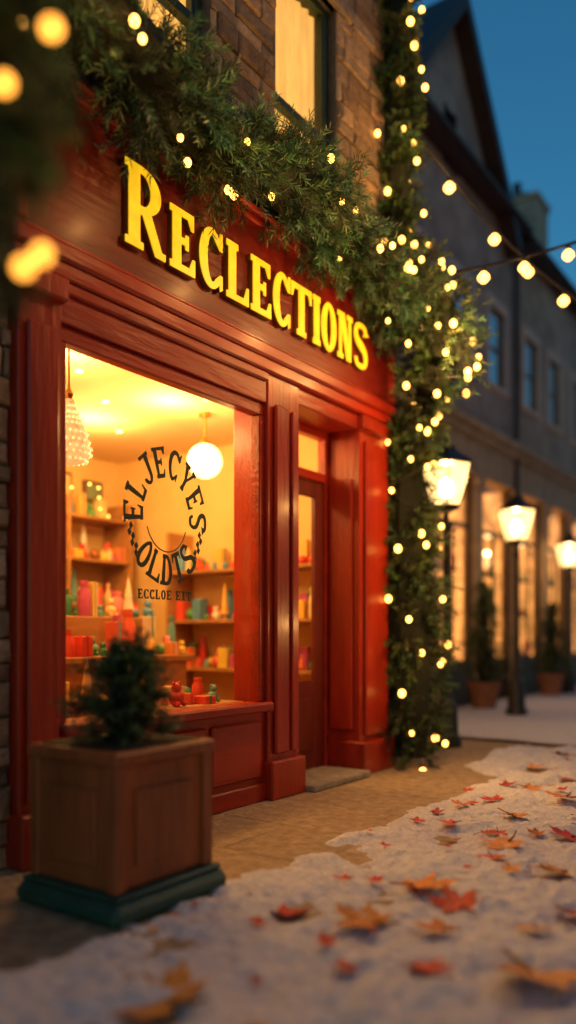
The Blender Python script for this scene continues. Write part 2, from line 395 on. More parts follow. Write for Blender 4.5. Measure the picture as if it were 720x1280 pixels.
mb=MB(); mb.lathe([(.003,.2),(.02,.2),(.03,.23),(.01,.27),(.006,.3),(.006,.64),(.04,.645)],0,0,0,12,0); mb.build('stem',[M_brass],ch,True)
for p,e in (((-1.0,3.4,2.72),48),((-2.1,4.6,2.7),46),((-1.2,4.6,2.72),44),((-.9,5.1,2.3),10)):
    point('ceiling_light',p,e,(1,.57,.17),.12,shop)
fl=empty('fairy_lights'); mb=MB()
for k in range(26):
    mb.sphere((-2.85+.15*math.sin(k),2.7+k*.12,2.42+.12*math.sin(k*.7)),.012,0,seg=6,ring=4)
mb.build('bulbs',[M_bulb],fl)

# ================================================================ SIGN
sign=empty('shop_sign')
mb=MB()
mb.box(-.2,0,2.30,6.04,2.98,3.80,1,ch=.004)
mb.box(-.2,.05,2.28,6.06,2.94,3.03,0,ch=.015)
mb.box(-.2,.028,2.29,6.05,3.03,3.055,0,ch=.008)
mb.box(-.2,.06,2.28,6.07,3.76,3.80,0,ch=.01)
mb.box(-.2,.10,2.26,6.09,3.80,3.845,0,ch=.014)
mb.box(-.1,.045,2.29,2.36,3.055,3.76,0,ch=.012); mb.box(-.1,.045,5.98,6.05,3.055,3.76,0,ch=.012)
mb.box(-.2,.03,2.285,6.055,2.86,2.94,0,ch=.01)
mb.build('fascia_board',[M_red,M_reddk],sign)

def arc(cx,cy,rx,ry,a0,a1,n=18):
    return [(cx+rx*math.cos(math.radians(a0+(a1-a0)*i/n)),cy+ry*math.sin(math.radians(a0+(a1-a0)*i/n))) for i in range(n+1)]
def stroke(pts,ws):
    Lf=[];Rt=[]
    for i,p in enumerate(pts):
        a=pts[max(i-1,0)]; b=pts[min(i+1,len(pts)-1)]
        dx,dy=b[0]-a[0],b[1]-a[1]; l=math.hypot(dx,dy) or 1; nx,ny=-dy/l,dx/l
        Lf.append((p[0]+nx*ws[i]/2,p[1]+ny*ws[i]/2)); Rt.append((p[0]-nx*ws[i]/2,p[1]-ny*ws[i]/2))
    return Lf+Rt[::-1]
def glyph(ch,w,h,t,s):
    a=.3*t
    if ch=='E': return [[(0,0),(0,s),(a,s),(a,h-s),(0,h-s),(0,h),(w*.95,h),(w*.95,.74*h),(w*.95-.3*t,.74*h),(w*.95-.7*t,h-s),(a+t,h-s),(a+t,.5*h+s/2),(.6*w,.5*h+s/2),(.62*w,.62*h),(.62*w+.35*t,.62*h),(.62*w+.35*t,.38*h),(.62*w,.38*h),(.6*w,.5*h-s/2),(a+t,.5*h-s/2),(a+t,s),(w-.7*t,s),(w-.3*t,.28*h),(w,.28*h),(w,0)]]
    if ch=='L': return [[(0,0),(0,s),(a,s),(a,h-s),(0,h-s),(0,h),(t+2*a,h),(t+2*a,h-s),(a+t,h-s),(a+t,s),(w-.7*t,s),(w-.3*t,.32*h),(w,.32*h),(w,0)]]
    if ch=='I': return [[(0,0),(0,s),(w/2-t/2,s),(w/2-t/2,h-s),(0,h-s),(0,h),(w,h),(w,h-s),(w/2+t/2,h-s),(w/2+t/2,s),(w,s),(w,0)]]
    if ch=='T': return [[(w/2-t/2-a,0),(w/2-t/2-a,s),(w/2-t/2,s),(w/2-t/2,h-s),(.5*t,h-s),(.25*t,.72*h),(0,.72*h),(0,h),(w,h),(w,.72*h),(w-.25*t,.72*h),(w-.5*t,h-s),(w/2+t/2,h-s),(w/2+t/2,s),(w/2+t/2+a,s),(w/2+t/2+a,0)]]
    if ch=='N':
        q=.55*t
        return [[(0,0),(0,s),(a,s),(a,h-s),(0,h-s),(0,h),(a+t*1.1,h),(w-a-q,.36*h),(w-a-q,h-s),(w-2*a-q,h-s),(w-2*a-q,h),(w,h),(w,h-s),(w-a,h-s),(w-a,0),(w-a-t*.9,0),(a+q,.66*h),(a+q,s),(2*a+q,s),(2*a+q,0)]]
    if ch=='O': return [arc(w/2,h/2,w/2,h/2*1.03,0,350,34),arc(w/2,h/2,w/2-t,h/2*1.03-s*1.1,0,350,34)]
    if ch=='D': return [[(0,0),(0,s),(a,s),(a,h-s),(0,h-s),(0,h)]+arc(.45*w,h/2,.55*w,h/2,90,-90),[(a+t,s),(a+t,h-s)]+arc(.45*w,h/2,.55*w-t,h/2-s,90,-90)]
    if ch=='C':
        o=arc(w*.52,h/2,w*.52,h/2*1.03,48,312,26); i=arc(w*.56,h/2,w*.56-t,h/2*1.03-s*1.1,305,55,26)
        return [[(w,.70*h),(w,h),(w-.3*t,h)]+o+[(w-.3*t,0),(w,.04*h),(w,.28*h),(w-.35*t,.28*h)]+i+[(w-.35*t,.70*h)]]
    if ch=='S':
        ctl=[(.90,.76),(.80,.92),(.5,.955),(.2,.90),(.12,.74),(.24,.60),(.5,.51),(.78,.40),(.88,.24),(.78,.09),(.5,.045),(.2,.08),(.10,.25)]
        P=[];W=[]
        for i in range(len(ctl)-1):
            p0=ctl[max(i-1,0)];p1=ctl[i];p2=ctl[i+1];p3=ctl[min(i+2,len(ctl)-1)]
            for k in range(4):
                u=k/4
                q=[.5*((2*p1[d])+(-p0[d]+p2[d])*u+(2*p0[d]-5*p1[d]+4*p2[d]-p3[d])*u*u+(-p0[d]+3*p1[d]-3*p2[d]+p3[d])*u**3) for d in(0,1)]
                P.append((q[0]*w,q[1]*h)); v=(i+u)/(len(ctl)-1)
                W.append(s*1.1+(t*1.0-s)*math.exp(-((v-.5)/.16)**2))
        W[0]=W[1]=s*2.0
        return [stroke(P,W)]
    if ch=='R':
        cx=.45*w; rx=.5*w; ym=.72*h
        return [[(0,0),(0,s),(a,s),(a,h-s),(0,h-s),(0,h)]+arc(cx,ym,rx,.28*h,90,-62,16)+[(w*.98,s),(w*1.08,s),(w*1.08,0),(w*.80,0),(cx*1.02,.42*h),(a+t,.42*h),(a+t,s),(2*a+t,s),(2*a+t,0)],
                [(a+t,h-s)]+arc(cx,ym,rx-t*.95,.28*h-s,90,-90,16)+[(a+t,.44*h+s)]]
    if ch=='J': return [[(w*.3,h),(w,h),(w,h-s),(w-a,h-s)]+arc(w*.45,.26*h,w*.55-a,.26*h,0,-165,14)+[(0,.30*h),(t*.6,.30*h)]+arc(w*.45,.28*h,w*.55-a-t,.24*h-s*.6,-160,0,10)+[(w-a-t,h-s),(w*.3,h-s)]]
    if ch=='Y': return [[(w/2-t/2-a,0),(w/2-t/2-a,s),(w/2-t/2,s),(w/2-t/2,.42*h),(.1*w,h-s),(0,h-s),(0,h),(.45*w,h),(.45*w,h-s),(.36*w,h-s),(w/2+.1*t,.52*h),(.76*w,h-s),(.68*w,h-s),(.68*w,h),(w,h),(w,h-s),(.92*w,h-s),(w/2+t/2,.42*h),(w/2+t/2,s),(w/2+t/2+a,s),(w/2+t/2+a,0)]]
def textcurve(name,polys,x,extr,m,parent,bev=0):
    cu=D.curves.new(name,'CURVE'); cu.dimensions='2D'; cu.fill_mode='BOTH'; cu.extrude=extr; cu.bevel_depth=bev
    for P in polys:
        sp=cu.splines.new('POLY'); sp.points.add(len(P)-1)
        for i,(a,b) in enumerate(P): sp.points[i].co=(a,b,0,1)
        sp.use_cyclic_u=True
    cu.materials.append(m); o=D.objects.new(name,cu)
    o.matrix_world=Matrix(((0,0,1,x),(1,0,0,0),(0,1,0,0),(0,0,0,1)))
    return link(o,parent)
LET=[('R',2.97,3.25,.45),('E',3.31,3.52,.355),('C',3.56,3.77,.355),('L',3.81,4.03,.355),('E',4.055,4.27,.355),('C',4.295,4.49,.355),
     ('T',4.505,4.755,.35),('I',4.775,4.87,.35),('O',4.885,5.09,.35),('N',5.11,5.325,.35),('S',5.355,5.555,.35)]
for ch_,a,b,h in LET:
    P=[[(x+a,z+3.2) for x,z in poly] for poly in glyph(ch_,b-a,h,.082 if ch_=='R' else .07,.038)]
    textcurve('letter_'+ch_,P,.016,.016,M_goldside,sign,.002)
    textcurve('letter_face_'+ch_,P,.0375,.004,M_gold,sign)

# window lettering
ws=empty('window_sign'); polys=[]
cy0,cz0=3.39,1.79
def place(chs,a0,a1,r0,hh,wd,flip=False):
    out=[]
    for i,c in enumerate(chs):
        a=math.radians(a0+(a1-a0)*i/(len(chs)-1)); g=glyph(c,wd,hh,wd*.27,.02)
        for P in g:
            Q=[]
            for x,y in P:
                x-=wd/2
                if not flip:
                    r=r0+y; aa=a-x/(r0+hh*.5)
                else:
                    r=r0+hh-y; aa=a+x/(r0+hh*.5)
                Q.append((cy0+.94*r*math.cos(aa),cz0+1.12*r*math.sin(aa)))
            out.append(Q)
    return out
polys=place('ELJECYES',180,0,.205,.16,.092)+place('OLDTS',227,313,.195,.16,.092,True)
ring=lambda r,w,a0,a1:[(cy0+.94*r*math.cos(math.radians(a0+(a1-a0)*i/40)),cz0+1.12*r*math.sin(math.radians(a0+(a1-a0)*i/40))) for i in range(41)]+[(cy0+.94*(r-w)*math.cos(math.radians(a1-(a1-a0)*i/40)),cz0+1.12*(r-w)*math.sin(math.radians(a1-(a1-a0)*i/40))) for i in range(41)]
polys+= [ring(.183,.006,200,340)]
for sg in(-1,1):
    for k in range(6):
        a=math.radians(193+k*5) if sg<0 else math.radians(347-k*5); r=.31+.02*(k%2)
        yy,zz=cy0+.94*r*math.cos(a),cz0+1.12*r*math.sin(a)
        polys.append([(yy,zz+.026),(yy+.014*sg,zz+.004),(yy,zz-.022),(yy-.016*sg,zz)])
y=3.16
for c in 'ECCLOE':
    g=glyph(c,.036,.055,.011,.007)
    for P in g: polys.append([(y+x,1.31+z) for x,z in P])
    y+=.046
y+=.03
for c in 'EIT':
    g=glyph(c,.036,.055,.011,.007)
    for P in g: polys.append([(y+x,1.31+z) for x,z in P])
    y+=.046
textcurve('lettering',polys,-.064,.0015,M_letterw,ws)

# ================================================================ PINE GARLANDS
def catmull(P,n=14):
    P=np.array(P,float); out=[]
    for i in range(len(P)-1):
        p0=P[max(i-1,0)];p1=P[i];p2=P[i+1];p3=P[min(i+2,len(P)-1)]
        for k in range(n):
            u=k/n; out.append(.5*((2*p1)+(-p0+p2)*u+(2*p0-5*p1+4*p2-p3)*u*u+(-p0+3*p1-3*p2+p3)*u**3))
    out.append(P[-1]); return np.array(out)
def norm(a): return a/np.maximum(np.linalg.norm(a,axis=-1,keepdims=True),1e-9)
def sprigs_mesh(name,C,n,slen,nlen,nw,parent,m=44,droop=.1,green=(.035,.075,.03),core=.45,along=.6,bendk=.12,fwd=(.7,1.1)):
    K=len(C); seg=np.linalg.norm(np.diff(C[:,:3],axis=0),axis=1); cum=np.concatenate([[0],np.cumsum(seg)])
    s=rng.random(n)*cum[-1]; idx=np.clip(np.searchsorted(cum,s)-1,0,K-2); u=((s-cum[idx])/np.maximum(seg[idx],1e-6))[:,None]
    Q=C[idx]*(1-u)+C[idx+1]*u; P=Q[:,:3]; R=Q[:,3:4]; T=norm(C[idx+1,:3]-C[idx,:3])
    rd=norm(rng.normal(size=(n,3))); Nn=norm(rd-(rd*T).sum(1,keepdims=True)*T)
    base=P+Nn*R*rng.uniform(.15,.75,(n,1))
    dr=norm(Nn*rng.uniform(.6,1.2,(n,1))+T*rng.normal(0,along,(n,1))+np.array([0,0,-droop])+rng.normal(0,.2,(n,3)))
    L=slen*rng.uniform(.5,1.25,(n,1))*np.clip(R/.22,.5,1.3)
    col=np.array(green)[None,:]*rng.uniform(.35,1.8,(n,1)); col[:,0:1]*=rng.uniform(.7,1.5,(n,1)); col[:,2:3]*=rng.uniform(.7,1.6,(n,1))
    h=norm(rng.normal(size=(n,3))); A0=norm(np.cross(dr,h))
    B=[base];DR=[dr];LL=[L];CC=[col]
    for sg in(-1,1):
        B.append(base+dr*L*rng.uniform(.2,.45,(n,1))); DR.append(norm(dr+sg*A0*rng.uniform(.6,.95,(n,1)))); LL.append(L*rng.uniform(.45,.65,(n,1))); CC.append(col*1.08)
    base=np.vstack(B);dr=np.vstack(DR);L=np.vstack(LL);col=np.vstack(CC)
    Vs=[];Cs=[];nf=0
    for lo,hi,mk in((0,n,m),(n,3*n,m//2)):
        b_=base[lo:hi];d_=dr[lo:hi];l_=L[lo:hi];c_=col[lo:hi];k=hi-lo
        A=norm(np.cross(d_,norm(rng.normal(size=(k,3))))); Bv=np.cross(d_,A); j=np.arange(mk)/mk
        ang=(np.arange(mk)*2.4)[None,:]+rng.random((k,1))*6
        side=A[:,None,:]*np.cos(ang)[...,None]+Bv[:,None,:]*np.sin(ang)[...,None]
        pos=b_[:,None,:]+d_[:,None,:]*(l_[:,None,:]*j[None,:,None])+np.array([0,0,-bendk])*(j[None,:,None]**2)*l_[:,None,:]
        nd=norm(side+d_[:,None,:]*rng.uniform(fwd[0],fwd[1],(k,mk,1)))
        nl=nlen*(1-.35*j)[None,:,None]*rng.uniform(.75,1.1,(k,mk,1))
        wv=norm(np.cross(nd,rng.normal(size=(k,mk,3))))*nw
        v0=pos-wv*.4; v1=pos+wv*.4; v2=pos+nd*nl*.6+wv*.5; v3=pos+nd*nl; v4=pos+nd*nl*.6-wv*.5
        Vs.append(np.stack([v0,v1,v2,v3,v4],axis=2).reshape(-1,3)); nf+=k*mk
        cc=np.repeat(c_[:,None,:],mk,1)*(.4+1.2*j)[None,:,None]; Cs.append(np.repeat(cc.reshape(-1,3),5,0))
    N3=3*n
    sw=norm(np.cross(dr,rng.normal(size=(N3,3))))*.003; tip=base+dr*L+np.array([0,0,-bendk])*L
    Vs.append(np.stack([base-sw,base+sw,tip],axis=1).reshape(-1,3)); Cs.append(np.tile(np.array([[.06,.035,.015]]),(N3*3,1)))
    V=np.vstack(Vs); cc=np.vstack(Cs); cc=np.hstack([cc,np.ones((len(cc),1))])
    me=D.meshes.new(name); me.vertices.add(len(V)); me.vertices.foreach_set('co',V.ravel().astype(np.float32))
    loops=np.arange(nf*5+N3*3); me.loops.add(len(loops)); me.loops.foreach_set('vertex_index',loops.astype(np.int32))
    st=np.concatenate([np.arange(nf)*5,nf*5+np.arange(N3)*3])
    me.polygons.add(nf+N3); me.polygons.foreach_set('loop_start',st.astype(np.int32)); me.update(calc_edges=True)
    ca=me.color_attributes.new('Col','FLOAT_COLOR','CORNER'); ca.data.foreach_set('color',cc.ravel().astype(np.float32))
    me.materials.append(M_pine); me.validate()
    o=D.objects.new(name,me); link(o,parent)
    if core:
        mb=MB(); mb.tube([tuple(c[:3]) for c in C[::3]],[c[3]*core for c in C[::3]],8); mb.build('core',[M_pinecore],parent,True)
    return o
def bulbs(C,n,parent,m,r=.018,front=Vector((1,-.5,0)),wire=True):
    mb=MB(); K=len(C); pts=[]
    for i in range(n):
        t=(i+random.uniform(-.45,.45))/n*(K-1); t=min(max(t,0),K-1.001); a=int(t); q=C[a]*(1-(t-a))+C[a+1]*(t-a)
        while True:
            d=Vector([random.gauss(0,1) for _ in range(3)]).normalized()
            if d.dot(front.normalized())>-.05: break
        p=Vector(q[:3])+d*q[3]*random.uniform(1.1,1.55)
        pts.append(p); mb.sphere(p,r*random.uniform(.8,1.15),0,seg=10,ring=7,sz=1.15)
        mb.lathe([(.006,0),(.007,.02),(.004,.03)],p.x,p.y,p.z+r,6,1)
    mb.build('bulbs',[m,M_black],parent,True)
    if wire and len(pts)>2:
        mb=MB(); c=catmull([tuple(p) for p in pts],5); mb.tube([tuple(x) for x in c],.003,5); mb.build('wire',[M_black],parent)
    return pts

GL=(1,.47,.13)
g1=empty('pine_garland')
C=catmull([(.24,.9,4.33,.25),(.26,1.5,4.18,.28),(.28,2.1,4.05,.28),(.26,2.8,3.98,.25),(.22,3.5,3.93,.22),(.22,4.2,4.00,.22),(.22,4.75,3.96,.2),(.22,5.3,3.87,.19),(.26,5.7,3.76,.21),(.3,6.0,3.66,.25)])
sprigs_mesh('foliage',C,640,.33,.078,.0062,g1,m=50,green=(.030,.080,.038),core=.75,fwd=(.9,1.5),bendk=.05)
P=bulbs(C,42,g1,M_bulb,.022)
for p,e in (((.85,2.4,3.75),9),((.85,3.4,3.7),15),((.8,4.3,3.6),21),((.8,5.1,3.5),25),((.8,5.8,3.3),24)):
    point('garland_light',p,e,GL,.03,g1)
g2=empty('pine_garland')
C=catmull([(.02,6.08,8.3,.15),(.03,6.08,7.0,.15),(.02,6.1,6.0,.16),(.03,6.08,5.0,.16),(.08,6.1,4.3,.18),(.32,6.08,3.85,.27),(.42,6.08,3.45,.28),(.27,6.1,3.1,.22),(.12,6.14,2.7,.19),(.1,6.14,2.0,.22),(.12,6.14,1.3,.24),(.12,6.15,.5,.24),(.12,6.15,.08,.2)])
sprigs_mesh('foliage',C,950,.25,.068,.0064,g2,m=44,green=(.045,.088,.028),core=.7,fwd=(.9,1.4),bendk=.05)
bulbs(C,92,g2,M_bulb,.027)
for p in ((.6,5.75,4.9),(1.0,5.75,3.4),(.8,5.6,2.2),(.8,5.6,1.2)):
    point('garland_light',p,18,GL,.03,g2)
g3=empty('hanging_pine_garland')
C=catmull([(1.66,.99,2.98,.16),(1.66,.99,2.6,.17),(1.67,.99,2.2,.155),(1.66,.99,1.95,.13),(1.66,.99,1.80,.10)],10)
sprigs_mesh('foliage',C,300,.20,.05,.0042,g3,m=34,droop=.5,green=(.034,.07,.026))
mb=MB()
for p in ((1.955,.981,2.255),(1.94,.97,1.825),(1.912,.95,1.80),(1.88,.929,2.15)):
    mb.sphere(p,.0155,0,seg=12,ring=8); mb.tube([(1.66,.99,p[2]+.16),((1.66+p[0])/2,(.99+p[1])/2,p[2]+.14),(p[0],p[1],p[2]+.012)],.0025,5,1)
mb.build('bulbs',[M_bulbn,M_black],g3,True)
for p in ((2.0,1.06,2.2),(2.0,1.06,1.9)): point('garland_light',p,.8,GL,.02,g3)
mb=MB(); mb.tube([(-.08,1.0,3.02),(.8,1.0,3.04),(1.76,1.0,3.02)],.014); mb.tube([(-.08,1.0,2.5),(.3,1.0,2.85),(.8,1.0,3.02)],.01)
mb.box(-.07,-.04,.94,1.06,2.4,3.1,0); mb.build('iron_bracket',[M_black],g3)

# ================================================================ STRING LIGHTS + POLE
pole=empty('wooden_pole',(3.4,10,0)); mb=MB()
mb.lathe([(.11,-.12),(.1,1),(.085,3.5),(.075,7.1),(.03,7.2)],0,0,0,14); mb.box(-.5,.5,-.04,.04,6.8,6.9,0)
mb.build('post',[M_dark],pole,True)
def cable(name,A,B,sag,ts):
    e=empty(name); A=Vector(A);B=Vector(B)
    f=lambda t:A.lerp(B,t)+Vector((0,0,-sag*4*t*(1-t)))
    mb=MB(); mb.tube([tuple(f(i/40)) for i in range(41)],.014,6,0)
    for t in ts:
        p=f(t); mb.lathe([(.014,-.05),(.02,-.04),(.02,-.01),(.008,0)],p.x,p.y,p.z,8,0)
        mb.lathe([(.002,-.145),(.024,-.135),(.05,-.105),(.047,-.08),(.018,-.048)],p.x,p.y,p.z,12,1)
    mb.build('cable_and_bulbs',[M_black,M_bulb],e,True)
cable('string_lights',(.05,6.2,5.55),(3.4,10,4.9),1.35,(.08,.165,.23,.30,.4,.5,.6,.7,.8,.9))
cable('string_lights',(.36,6.15,4.1),(3.4,10,6.6),.28,(.09,.17,.26,.38,.52,.68,.85))

# ================================================================ STREET LAMPS
def street_lamp(loc,e_):
    e=empty('street_lamp',loc)
    mb=MB()
    mb.lathe([(.15,0),(.15,.08),(.12,.12),(.11,.4),(.08,.46),(.06,.5),(.055,.62),(.04,.68),(.034,1.4),(.03,2.15),(.05,2.18),(.05,2.22),(.028,2.26),(.028,2.33),(.10,2.36),(.10,2.385)],0,0,0,20)
    mb.build('post',[M_black],e,True)
    n=6; mb=MB()
    ring=[(.135,2.39),(.17,2.48),(.21,2.62),(.25,2.80)]
    mb.lathe(ring,0,0,0,n,0); mb.f=mb.f[:-2]; mb.m=mb.m[:-2]; mb.c=mb.c[:-2]
    mb.build('lantern_glass',[M_lampg],e)
    mb=MB(); mb.sphere((0,0,2.57),.075,0,seg=16,ring=10,sz=1.4); mb.build('lamp_bulb',[M_lampb],e,True)
    point('lamp_light',(0,0,2.74),e_,(1,.54,.18),.04,e)
    mb=MB()
    for k in range(n):
        a=2*math.pi*k/n; c,s_=math.cos(a),math.sin(a)
        mb.tube([((r+.006)*c,(r+.006)*s_,z) for r,z in ring],.007,6)
    mb.lathe([(.14,2.37),(.15,2.40),(.12,2.40)],0,0,0,n)
    mb.lathe([(.25,2.80),(.275,2.80),(.275,2.82),(.22,2.87),(.15,2.91),(.10,2.95),(.09,2.99),(.03,3.01),(.02,3.04),(.03,3.06),(.004,3.09)],0,0,0,n)
    mb.build('lantern_frame',[M_black],e)
    return e
street_lamp((-.13,7.44,0),130); street_lamp((-.56,10.7,0),150); street_lamp((-1.17,15.3,0),120)

# ================================================================ TERRACED HOUSES
def house(y0,y1,zE,tone,wins,gable=None,lit_bays=(),shop_tone=(.42,.31,.20),place_=None):
    e=empty('terraced_house'); X=-1.9
    if place_: e.location=place_; e.rotation_euler=(0,0,math.pi)
    Mw=mat('render_wall',tone,.9,var=.3,scale=2.5,bump=.4,bscale=30,var2=tuple(t*.75 for t in tone))
    Ms=mat('shop_stone',shop_tone,.8,var=.25,scale=4,bump=.3)
    Mt=mat('trim',tuple(min(1,t*1.5) for t in tone),.8,var=.15)
    Mg=mat('pane',(.75,.88,.95),.14,metal=1,var=.15)
    Mlit=mat('lit_display',(.6,.35,.15),.8,var=.75,scale=3.2,emit=(1,.42,.10),estr=.95,nosample=bool(place_))
    mb=MB()
    up=[(a,b,5.45,6.8) for a,b in wins]
    att=[]
    if gable: att=[(gable[0]-.22,gable[0]+.2,8.35,9.2)]
    wall_open(mb,y0,y1,4.75,zE,X,up,.2,0)
    mb.add([(X,y0,0),(X,y0,zE),(X-6,y0,zE),(X-6,y0,0)],[(0,1,2,3)],0)
    mb.add([(X,y1,0),(X,y1,zE),(X-6,y1,zE),(X-6,y1,0)],[(0,1,2,3)],0)
    for a,b,p,q in up:
        mb.box(X-.1,X+.06,a-.1,b+.1,p-.1,p,1,ch=.01); mb.box(X-.02,X+.03,a-.12,b+.12,q,q+.16,1,ch=.01)
        mb.box(X-.02,X+.025,a-.12,a,p,q,1); mb.box(X-.02,X+.025,b,b+.12,p,q,1)
        mb.box(X-.11,X-.05,a,a+.05,p,q,2); mb.box(X-.11,X-.05,b-.05,b,p,q,2); mb.box(X-.11,X-.048,a+.05,b-.05,q-.06,q,2); mb.box(X-.11,X-.048,a+.05,b-.05,p,p+.06,2)
        zm=(p+q)/2; mb.box(X-.105,X-.04,a+.05,b-.05,zm-.025,zm+.025,2); ym=(a+b)/2; mb.box(X-.1,X-.06,ym-.012,ym+.012,p+.06,q-.06,2)
        mb.add([(X-.07,a,p),(X-.07,b,p),(X-.07,b,q),(X-.07,a,q)],[(0,1,2,3)],3)
    mb.box(X-.3,X+.22,y0+.02,y1-.02,4.42,4.58,4,ch=.03); mb.box(X-.3,X+.14,y0+.02,y1-.02,4.3,4.42,4,ch=.02); mb.box(X-.3,X+.06,y0+.02,y1-.02,3.75,4.3,4,ch=.01)
    mb.box(X-.3,X,y0,y1,4.58,4.75,0)
    nb=max(2,round((y1-y0)/1.75)); bw=(y1-y0)/nb
    for k in range(nb+1):
        yc=y0+k*bw; a=max(yc-.15,y0+.02); b=min(yc+.15,y1-.02)
        mb.box(X-.2,X+.05,a,b,.35,3.55,4,ch=.02); mb.box(X-.2,X+.09,a-.03,b+.03,0,.35,4,ch=.02); mb.box(X-.2,X+.09,a-.03,b+.03,3.55,3.75,4,ch=.02)
    for k in range(nb):
        a=y0+k*bw+.18; b=y0+(k+1)*bw-.18
        lit=k in lit_bays
        mb.box(X-.2,X-.02,a,b,0,.7,5,ch=.01)
        mb.box(X-.1,X-.03,a,a+.05,.7,3.72,5); mb.box(X-.1,X-.03,b-.05,b,.7,3.72,5); mb.box(X-.098,X-.032,a+.05,b-.05,2.85,2.91,5)
        ym=(a+b)/2; mb.box(X-.095,X-.04,ym-.015,ym+.015,.7,2.85,5)
        mb.add([(X-.07,a,.7),(X-.07,b,.7),(X-.07,b,3.75),(X-.07,a,3.75)],[(0,1,2,3)],7 if lit else 3)
        mb.add([(X-.55,a-.15,.0),(X-.55,b+.15,.0),(X-.55,b+.15,3.75),(X-.55,a-.15,3.75)],[(0,1,2,3)],6 if lit else 5)
        if lit:
            mb.add([(X-.55,b+.14,.0),(X-.2,b+.14,.0),(X-.2,b+.14,3.75),(X-.55,b+.14,3.75)],[(0,1,2,3)],6)
            gd=MB()
            for zz in(.72,1.5,2.2): 
                mb.box(X-.5,X-.22,a,b,zz-.03,zz,5); goods(gd,X-.36,a,b,zz,.42,xr=.06)
            for q_ in range(3):
                gd.sphere((X-.35,a+.2+q_*(b-a-.4)/2,2.95),.07,1,seg=12,ring=8)
            gd.build('window_display',[M_goods,M_glow],e,True)
    r=X-3.0; zr=zE+2.3
    mb.add([(X+.35,y0-.05,zE-.05),(X+.35,y1+.05,zE-.05),(r,y1+.05,zr),(r,y0-.05,zr)],[(0,1,2,3)],8)
    mb.add([(X-6.3,y0-.05,zE-.05),(X-6.3,y1+.05,zE-.05),(r,y1+.05,zr),(r,y0-.05,zr)],[(0,1,2,3)],8)
    mb.add([(X,y1,zE),(r,y1,zr-.1),(X-6,y1,zE)],[(0,1,2)],0); mb.add([(X,y0,zE),(r,y0,zr-.1),(X-6,y0,zE)],[(0,1,2)],0)
    mb.box(X,X+.3,y0-.05,y1+.05,zE-.14,zE-.06,5); mb.tube([(X+.32,y0,zE-.06),(X+.32,y1,zE-.06)],.05,8,5)
    mb.tube([(X+.09,y1-.12,zE-.1),(X+.09,y1-.12,0)],.045,8,5)
    if gable:
        gy,hw,zp=gable; g0,g1_=gy-hw,gy+hw; xg=X+.01
        zb=zE-.3
        sl=(zp-zb)/hw
        a,b,p,q=att[0]
        zl=lambda y:zp-abs(y-gy)*sl
        mb.add([(xg,g0,zb),(xg,a,zb),(xg,a,zl(a))],[(0,1,2)],0); mb.add([(xg,b,zb),(xg,g1_,zb),(xg,b,zl(b))],[(0,1,2)],0)
        mb.add([(xg,a,zb),(xg,b,zb),(xg,b,p),(xg,a,p)],[(0,1,2,3)],0)
        mb.add([(xg,a,q),(xg,b,q),(xg,b,zl(b)),(xg,gy,zp),(xg,a,zl(a))],[(0,1,2,3,4)],0)
        mb.add([(xg-.12,a,p),(xg-.12,b,p),(xg-.12,b,q),(xg-.12,a,q)],[(0,1,2,3)],5)
        for (u,v,s1,t1) in((a,a+.04,p,q),(b-.04,b,p,q)): mb.box(xg-.13,xg+.03,u,v,s1,t1,5)
        mb.box(xg-.13,xg+.05,a-.05,b+.05,p-.06,p,5)
        ov=.3
        for sg in(-1,1):
            ye=gy+sg*(hw+.3); ze=zp-(hw+.3)*sl
            mb.add([(X+ov,gy,zp+.22),(X+ov,ye,ze+.22),(X-3,ye,ze+.22),(X-3,gy,zp+.22)],[(0,1,2,3)],8)
            mb.add([(X+ov,gy,zp+.22),(X+ov,ye,ze+.22),(X+ov,ye,ze-.06),(X+ov,gy,zp-.10)],[(0,1,2,3)],5)
            mb.add([(X+ov,gy,zp-.02),(X+ov,ye,ze-.02),(X-.02,ye,ze-.02),(X-.02,gy,zp-.02)],[(0,1,2,3)],5)
    cy=y1-.1; mb.box(r+.8,r+1.9,cy-.45,cy+.45,zE+.4,zr+.9,0,ch=.02); mb.box(r+.75,r+1.95,cy-.5,cy+.5,zr+.9,zr+1.05,0,ch=.02)
    for k in(-.25,.25): mb.lathe([(.12,0),(.1,.35),(.13,.4),(.1,.4)],r+1.35,cy+k,zr+1.05,12,5)
    mb.build('house',[Mw,Mt,mat('sash',(.14,.15,.16),.6),Mg,Ms,M_dark,Mlit,M_glass,M_slate],e)
house(6.6,9.05,7.4,(.38,.32,.29),[(7.0,7.7)],None,(0,1))
house(9.1,14.4,8.5,(.42,.35,.31),[(9.75,10.5),(11.6,12.35),(13.15,13.9)],(11.5,2.15,10.75),(0,1,2))
house(14.45,19.6,8.4,(.44,.35,.27),[(14.95,15.7),(16.4,17.15),(18.1,18.85)],None,(0,1,2))
house(19.65,27,8.0,(.40,.35,.30),[(20.3,21.1),(22.2,23),(24.5,25.3)],None,(0,2))
house(27.05,36,8.8,(.40,.33,.28),[(28,28.8),(30,30.8),(33,33.8)],None,(1,3))
OP=(6.6,26,0)
house(6.6,13,8.0,(.34,.28,.24),[(8,8.8),(10.6,11.4)],None,(0,2),place_=OP)
house(13.05,19.4,8.9,(.38,.33,.29),[(14.2,15),(16.6,17.4)],None,(0,2),place_=OP)
house(19.45,26,8.3,(.36,.27,.22),[(20.6,21.4),(23.2,24)],None,(1,3),place_=OP)
house(26.05,33,8.6,(.33,.30,.28),[(27.2,28),(30,30.8)],None,(0,2),place_=OP)

